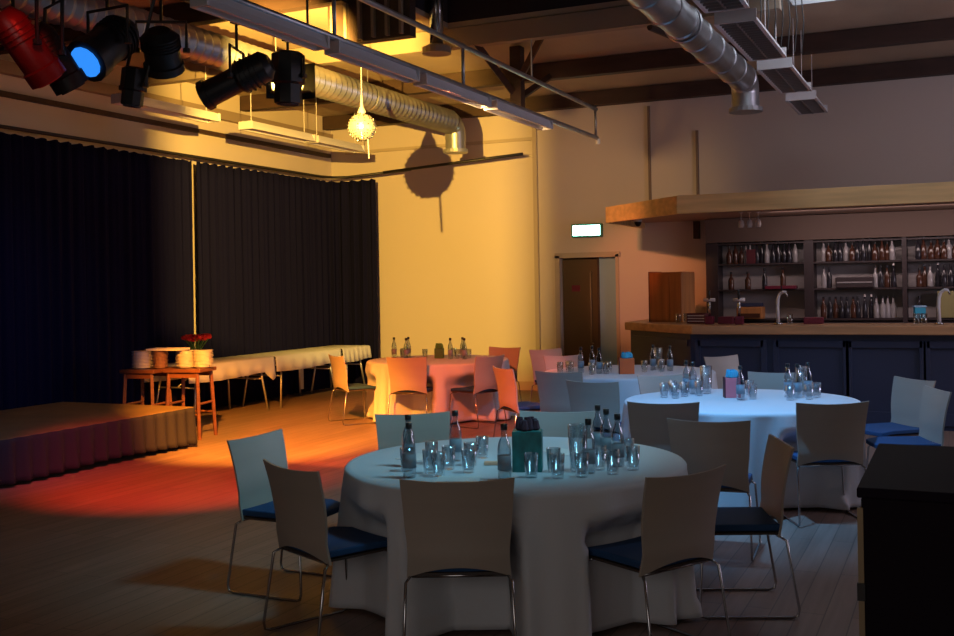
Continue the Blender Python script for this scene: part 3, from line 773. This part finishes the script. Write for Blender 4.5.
# back bar
t = thing('bar_shelving', 'dark framed back bar shelving with pale back and three bays', 'shelving', (0, 15.45, 0))
MB().box((.6, .31, 1.45), (7.9, .03, 1.6)).build('back_panel', M['shelfbk'], t)
for x, w in ((-3.27, .17), (-1.92, .13), (-.68, .06), (.9, .1), (2.6, .1), (4.5, .1)): MB().box((x, .12, 1.12), (w, .36, 2.25)).build('upright', M['shelf'], t)
for z in (1.15, 1.57, 1.94, 2.235): MB().box((.6, .14, z-.012), (7.75, .30, .024)).build('shelf', M['shelf'], t)
MB().box((.6, .12, .55), (7.75, .34, 1.1)).build('base_cabinet', M['shelf'], t)
MB().box((.6, .10, 2.42), (7.9, .34, .34)).build('bulkhead', M['soffit'], t)

def barbottle(m, name, prof, capm):
    t = thing(name, 'x', 'bottle'); MB().lathe(prof, seg=10).build('body', m, t, True)
    z = prof[-1][1]; MB().lathe([(prof[-1][0]+.003, z-.005), (prof[-1][0]+.003, z+.025)], seg=8).build('cap', capm, t)
    return t
P1 = [(.036, 0), (.038, .01), (.038, .17), (.015, .215), (.013, .275)]
P2 = [(.042, 0), (.043, .01), (.043, .13), (.03, .16), (.014, .185), (.014, .23)]
P3 = [(.034, 0), (.036, .01), (.036, .14), (.016, .22), (.012, .30)]
protos = [('dark', M['spirit'], P1, M['black']), ('dark', M['spirit'], P3, M['plate']), ('amber', M['amber'], P2, M['black']), ('pale', M['clearb'], P1, M['black']), ('amber', M['amber'], P1, M['spirit'])]
PB = []
for kind, m, p, c in protos: PB.append([kind, barbottle(m, 'spirit_bottle', p, c), False])
bays = [('left', -3.10, -2.05), ('middle', -1.80, -.76), ('right', -.58, .5)]
levels = [('bottom', 1.1505), ('middle', 1.5705), ('top', 1.9405)]
def place_b(k, x, y, z, bay, lev):
    kind, p, used = PB[k]
    lab = '%s spirit bottle on the %s shelf of the %s bay behind the bar' % (kind, lev, bay)
    if not used: p.location = (x, y, z); p['label'] = lab; p['group'] = lab; PB[k][2] = True; o = p
    else: o = dup(p, (x, y, z), 0, lab, lab)
    return o
rb = random.Random(11)
for bay, x0, x1 in bays:
    for lev, z in levels:
        n = 13
        if bay == 'left' and lev == 'bottom': continue
        if bay == 'left' and lev == 'middle': n = 4
        if bay == 'right' and lev == 'bottom': n = 4
        step = (x1-x0-.06)/(13 if n > 4 else 4)
        for i in range(n):
            if bay == 'middle' and lev == 'middle' and 2 <= i <= 8: continue
            k = rb.choice([0, 0, 1, 2, 3, 4])
            if bay == 'middle' and lev == 'bottom': k = rb.choice([0, 1, 0, 4, 0]) if i < 9 else 3
            place_b(k, x0+.07+step*i+rb.uniform(-.012, .012), 15.50+rb.uniform(-.03, .03), z, bay, lev)
# spirit glasses on the upper shelves handled by bottles; extra things on the back bar
def boxt(name, lab, cat, c, d, m, rz=0, parts=()):
    t = thing(name, lab, cat, (c[0], c[1], c[2]), rz)
    MB().box((0, 0, d[2]/2), d).build('casing', m, t, bevel=min(d)*.08)
    for (pn, pc, pd, pm) in parts: MB().box(pc, pd).build(pn, pm, t, bevel=.002)
    return t
boxt('bottle_crate', 'low dark drinks tray on the middle shelf of the middle bay', 'crate', (-1.32, 15.50, 1.5705), (.50, .2, .15), M['shelf'], 0, (('divider', (0, -.105, .075), (.46, .012, .02), M['clearb']),))
boxt('cash_till', 'dark till with an orange-brown front in the left bay behind the bar', 'till', (-2.72, 15.36, 1.1505), (.36, .26, .17), M['cabinet'], 0,
     (('top_screen', (0, .02, .20), (.32, .18, .05), M['navy']), ('drawer', (0, -.135, .05), (.30, .015, .06), M['amber'])))
boxt('red_tray', 'dark red tray propped on the middle shelf of the left bay', 'tray', (-2.30, 15.42, 1.5705), (.42, .18, .045), M['winered'])
boxt('blue_carton', 'bright cyan carton at the foot of the right bay behind the bar', 'carton', (-.50, 15.40, 1.1505), (.14, .12, .15), M['cyan'], .2, (('lid', (0, 0, .16), (.16, .13, .02), M['pale']),))
boxt('olive_box', 'large olive-yellow box on the bottom shelf of the right bay', 'box', (-.02, 15.50, 1.1505), (.52, .16, .36), M['mustard'])
t = thing('wine_box', 'brown picture-fronted box on the top shelf of the left bay', 'box', (-2.72, 15.48, 1.9405))
MB().box((0, 0, .10), (.12, .1, .20)).build('casing', M['maroon'], t)
# maroon things and glasses on the counter
boxt('napkin_holder', 'black and maroon napkin holder on the counter beside the orange cabinet', 'holder', (-3.02, 13.35, 1.1655), (.26, .14, .13), M['maroon'], R(-10),
     tuple(('slot', (0, -.074, .03+.035*k), (.22, .006, .012), M['plate']) for k in range(3)))
boxt('red_bar_box', 'dark red box on the counter right of the tall curved tap', 'box', (-1.60, 13.2, 1.1655), (.22, .12, .08), M['winered'])
boxt('red_crate', 'wine-red crate on the counter left of the white-topped pump', 'crate', (-2.64, 13.2, 1.1655), (.18, .12, .09), M['winered'])
t = thing('wooden_wall_cabinet', 'orange wooden cupboard standing on the left end of the bar counter', 'cabinet', (-3.50, 13.95, 1.1655), R(-20))
MB().box((0, 0, .33), (.52, .30, .66)).build('body', M['cabinet'], t, bevel=.005)
MB().box((-.09, -.155, .33), (.30, .014, .62)).build('door', M['cabinet'], t, bevel=.003)
MB().box((.165, -.155, .33), (.18, .014, .62)).build('door', M['cabinet'], t, bevel=.003)
MB().box((-.27, 0, .33), (.02, .28, .68)).build('side_post', M['wood'], t)
# swan neck taps
def tap(lab, x, y):
    t = thing('beer_tap', lab, 'tap', (x, y, 1.1655))
    MB().lathe([(.05, 0), (.05, .02), (.025, .03)], seg=14).build('base', M['chrome'], t, True)
    pts = [(0, 0, .02), (-.005, 0, .2), (0, 0, .30), (.02, 0, .36), (.06, -.01, .39), (.10, -.02, .385)]
    MB().tube(pts, [.022, .02, .02, .019, .017, .015], 10).build('column', M['fix'], t, True)
    MB().tube([(.10, -.02, .385), (.115, -.02, .33)], .011, 8).build('spout', M['chrome'], t, True)
    MB().tube([(.05, 0, .39), (.04, .02, .46)], .009, 6).build('handle', M['black'], t)
tap('tall curved silver beer tap in the middle of the bar counter', -1.98, 12.98)
tap('tall curved silver beer tap at the right edge of the picture', -.22, 12.98)
def pump(lab, x, y, z=1.1655):
    t = thing('beer_pump', lab, 'tap', (x, y, z))
    MB().box((0, 0, .05), (.10, .10, .10)).build('base', M['winered'], t, bevel=.01)
    MB().tube([(0, 0, .10), (0, 0, .30)], .018, 10).build('column', M['chrome'], t, True)
    MB().tube([(-.07, 0, .30), (.07, 0, .30)], .022, 10).build('head', M['plate'], t, True)
    MB().tube([(0, -.01, .30), (0, -.02, .42)], [.012, .018], 8).build('handle', M['blackp'], t, True)
pump('silver beer pump beside the maroon napkin holder', -2.82, 13.1)
pump('white-topped beer pump between the napkin holder and the tall curved tap', -2.44, 13.0)
# hanging glasses above bar
pz = 2.60
pr2 = MB().lathe([(.035, 0), (.035, -.004), (.005, -.01), (.005, -.09), (.03, -.11), (.04, -.16), (.033, -.20), (.031, -.20), (.038, -.16), (.001, -.105)], seg=12, cap=False).build('wine_glass', M['plate'], smooth=True)
hang = [(-2.62, 14.2), (-2.51, 14.2), (-2.40, 14.2)]
for i, (x, y) in enumerate(hang):
    o = pr2 if i == 0 else pr2.copy()
    if i: COL.objects.link(o)
    o.location = (x, y, pz-.005)
    tag(o, 'pale stemmed glass hanging under the bar canopy, %s of three' % ('leftmost', 'middle one', 'rightmost')[i], 'glass', 'hanging glasses under the canopy')
# glasses on the counter
for i, (x, y) in enumerate([(-3.30, 13.45), (-3.24, 13.62), (-1.86, 13.1), (-.38, 13.1), (-.46, 13.15)]):
    o = dup(gls, (x, y, 1.166), 0); w = ['in front of the orange cupboard', 'in front of the orange cupboard', 'just right of the middle curved tap', 'left of the right curved tap', 'left of the right curved tap'][i]
    o['label'] = 'drinking glass on the bar counter '+w; o['group'] = 'glasses on the bar counter '+w

# exit sign
t = thing('exit_sign', 'glowing green-white emergency exit sign above the door', 'sign', (-5.28, YW-.04, 2.52))
MB().box((0, 0, 0), (.50, .07, .21)).build('sign_housing', M['exitf'], t, bevel=.01)
MB().box((0, -.038, 0), (.44, .008, .155)).build('sign_face', M['exitg'], t)
b = MB()     # running figure, arrow
b.box((-.10, -.044, .03), (.022, .004, .022)); b.box((-.105, -.044, -.005), (.018, .004, .045)); b.box((-.12, -.044, -.04), (.03, .004, .012)); b.box((-.085, -.044, -.035), (.012, .004, .035))
b.box((.06, -.044, 0), (.09, .004, .014)); b.box((.105, -.044, .012), (.03, .004, .012), 0); b.box((.105, -.044, -.012), (.03, .004, .012))
b.build('pictogram', M['exitm'], t)

# black cabinet at the right front
t = thing('black_cabinet', 'large glossy-topped black cabinet in the right foreground', 'cabinet', (.45, 3.66, 0))
MB().box((0, 0, .535), (1.44, .86, 1.07)).build('carcass', M['cab'], t, bevel=.006)
MB().box((0, 0, 1.085), (1.46, .89, .03)).build('top', M['gloss'], t, bevel=.005)
MB().box((-.722, -.432, .53), (.016, .012, 1.02)).build('edge_strip', M['strip'], t)
MB().box((-.722, -.440, .80), (.022, .012, .05)).build('hinge', M['black'], t)
b = MB()
for k in range(9): b.box((-.40+k*.045, -.33, 1.104), (.03, .05, .008))
b.build('control_strip', M['shelf'], t)

# ------------------------------------------------------------------ lights
def spot(name, loc, aim, col, power, ang, blend=.3, rad=.05):
    l = bpy.data.lights.new(name, 'SPOT'); l.energy = power; l.color = col; l.spot_size = R(ang); l.spot_blend = blend; l.shadow_soft_size = rad
    o = bpy.data.objects.new(name, l); COL.objects.link(o); o.location = loc
    o.rotation_euler = (Vector(aim)-Vector(loc)).to_track_quat('-Z', 'Y').to_euler(); return o
def area(name, loc, aim, col, power, sx, sy):
    l = bpy.data.lights.new(name, 'AREA'); l.energy = power; l.color = col; l.shape = 'RECTANGLE'; l.size = sx; l.size_y = sy
    o = bpy.data.objects.new(name, l); COL.objects.link(o); o.location = loc
    o.rotation_euler = (Vector(aim)-Vector(loc)).to_track_quat('-Z', 'Y').to_euler(); return o
spot('yellow_beam', (-5.08, 7.42, 3.46), (-9.9, 15.0, 3.2), (1, .57, .095), 4000, 84, .45, .012)
spot('amber_beam', (-5.3, 6.30, 3.2), (-7.25, 10.1, 0), (1, .34, .03), 5500, 40, .7)
spot('orange_beam', (-4.62, 7.0, 3.25), (-5.6, 10.3, .3), (1, .13, .025), 1400, 47, .25)
spot('red_beam', (-5.30, 5.9, 2.95), (-6.35, 7.55, 0), (1, .045, .012), 900, 54, .8)
spot('added_red_fill', (-4.55, 4.25, 3.35), (-5.0, 4.62, 3.1), (1, .03, .02), 3.5, 60, .6)  # added lamp that reddens the body of the corner lantern
spot('blue_beam', (-5.25, 5.08, 3.0), (-9.7, 7.6, .5), (.14, .4, 1), 150, 60, .9)
spot('wall_orange_beam', (-4.2, 8.6, 3.5), (-4.35, 15.7, 1.7), (1, .22, .07), 650, 19, .8)
spot('cyan_beam', (-1.75, 6.85, 3.9), (-2.15, 8.5, .7), (.17, .52, 1), 800, 86, .9, .08)
spot('teal_beam', (-.9, 5.0, 3.95), (-3.0, 5.75, .6), (.25, .66, .85), 290, 52, .8, .3)
area('added_side_fill', (5.0, 11.2, 2.9), (-4, 14.6, 2.6), (.90, .78, .98), 150, 3.0, 1.8)  # added soft fill for the bar wall; the right wall has no window
area('added_rear_fill', (-1.0, -2.4, 2.3), (-2.4, 8, 1.2), (.95, .86, .80), 42, 5.0, 1.8)  # added ambient fill from behind the camera, no window modelled there
spot('added_tan_fill', (-4.4, 9.3, 3.4), (-5.1, 15.8, 3.0), (1, .60, .24), 420, 44, 1, .1)  # added warm fill imitating the yellow beam's spill around the door
area('added_bar_fill', (-.5, 14.3, 2.56), (-.5, 15.2, 1.4), (1, .75, .72), 26, 3.6, .2)  # added fill under the canopy to brighten the bottles

w = bpy.data.worlds.new('world'); scene.world = w; w.use_nodes = True
w.node_tree.nodes['Background'].inputs[0].default_value = (.86, .70, .72, 1)
w.node_tree.nodes['Background'].inputs[1].default_value = .05

scene.view_settings.view_transform = 'Standard'; scene.view_settings.look = 'None'
scene.view_settings.exposure = 0; scene.view_settings.gamma = 1
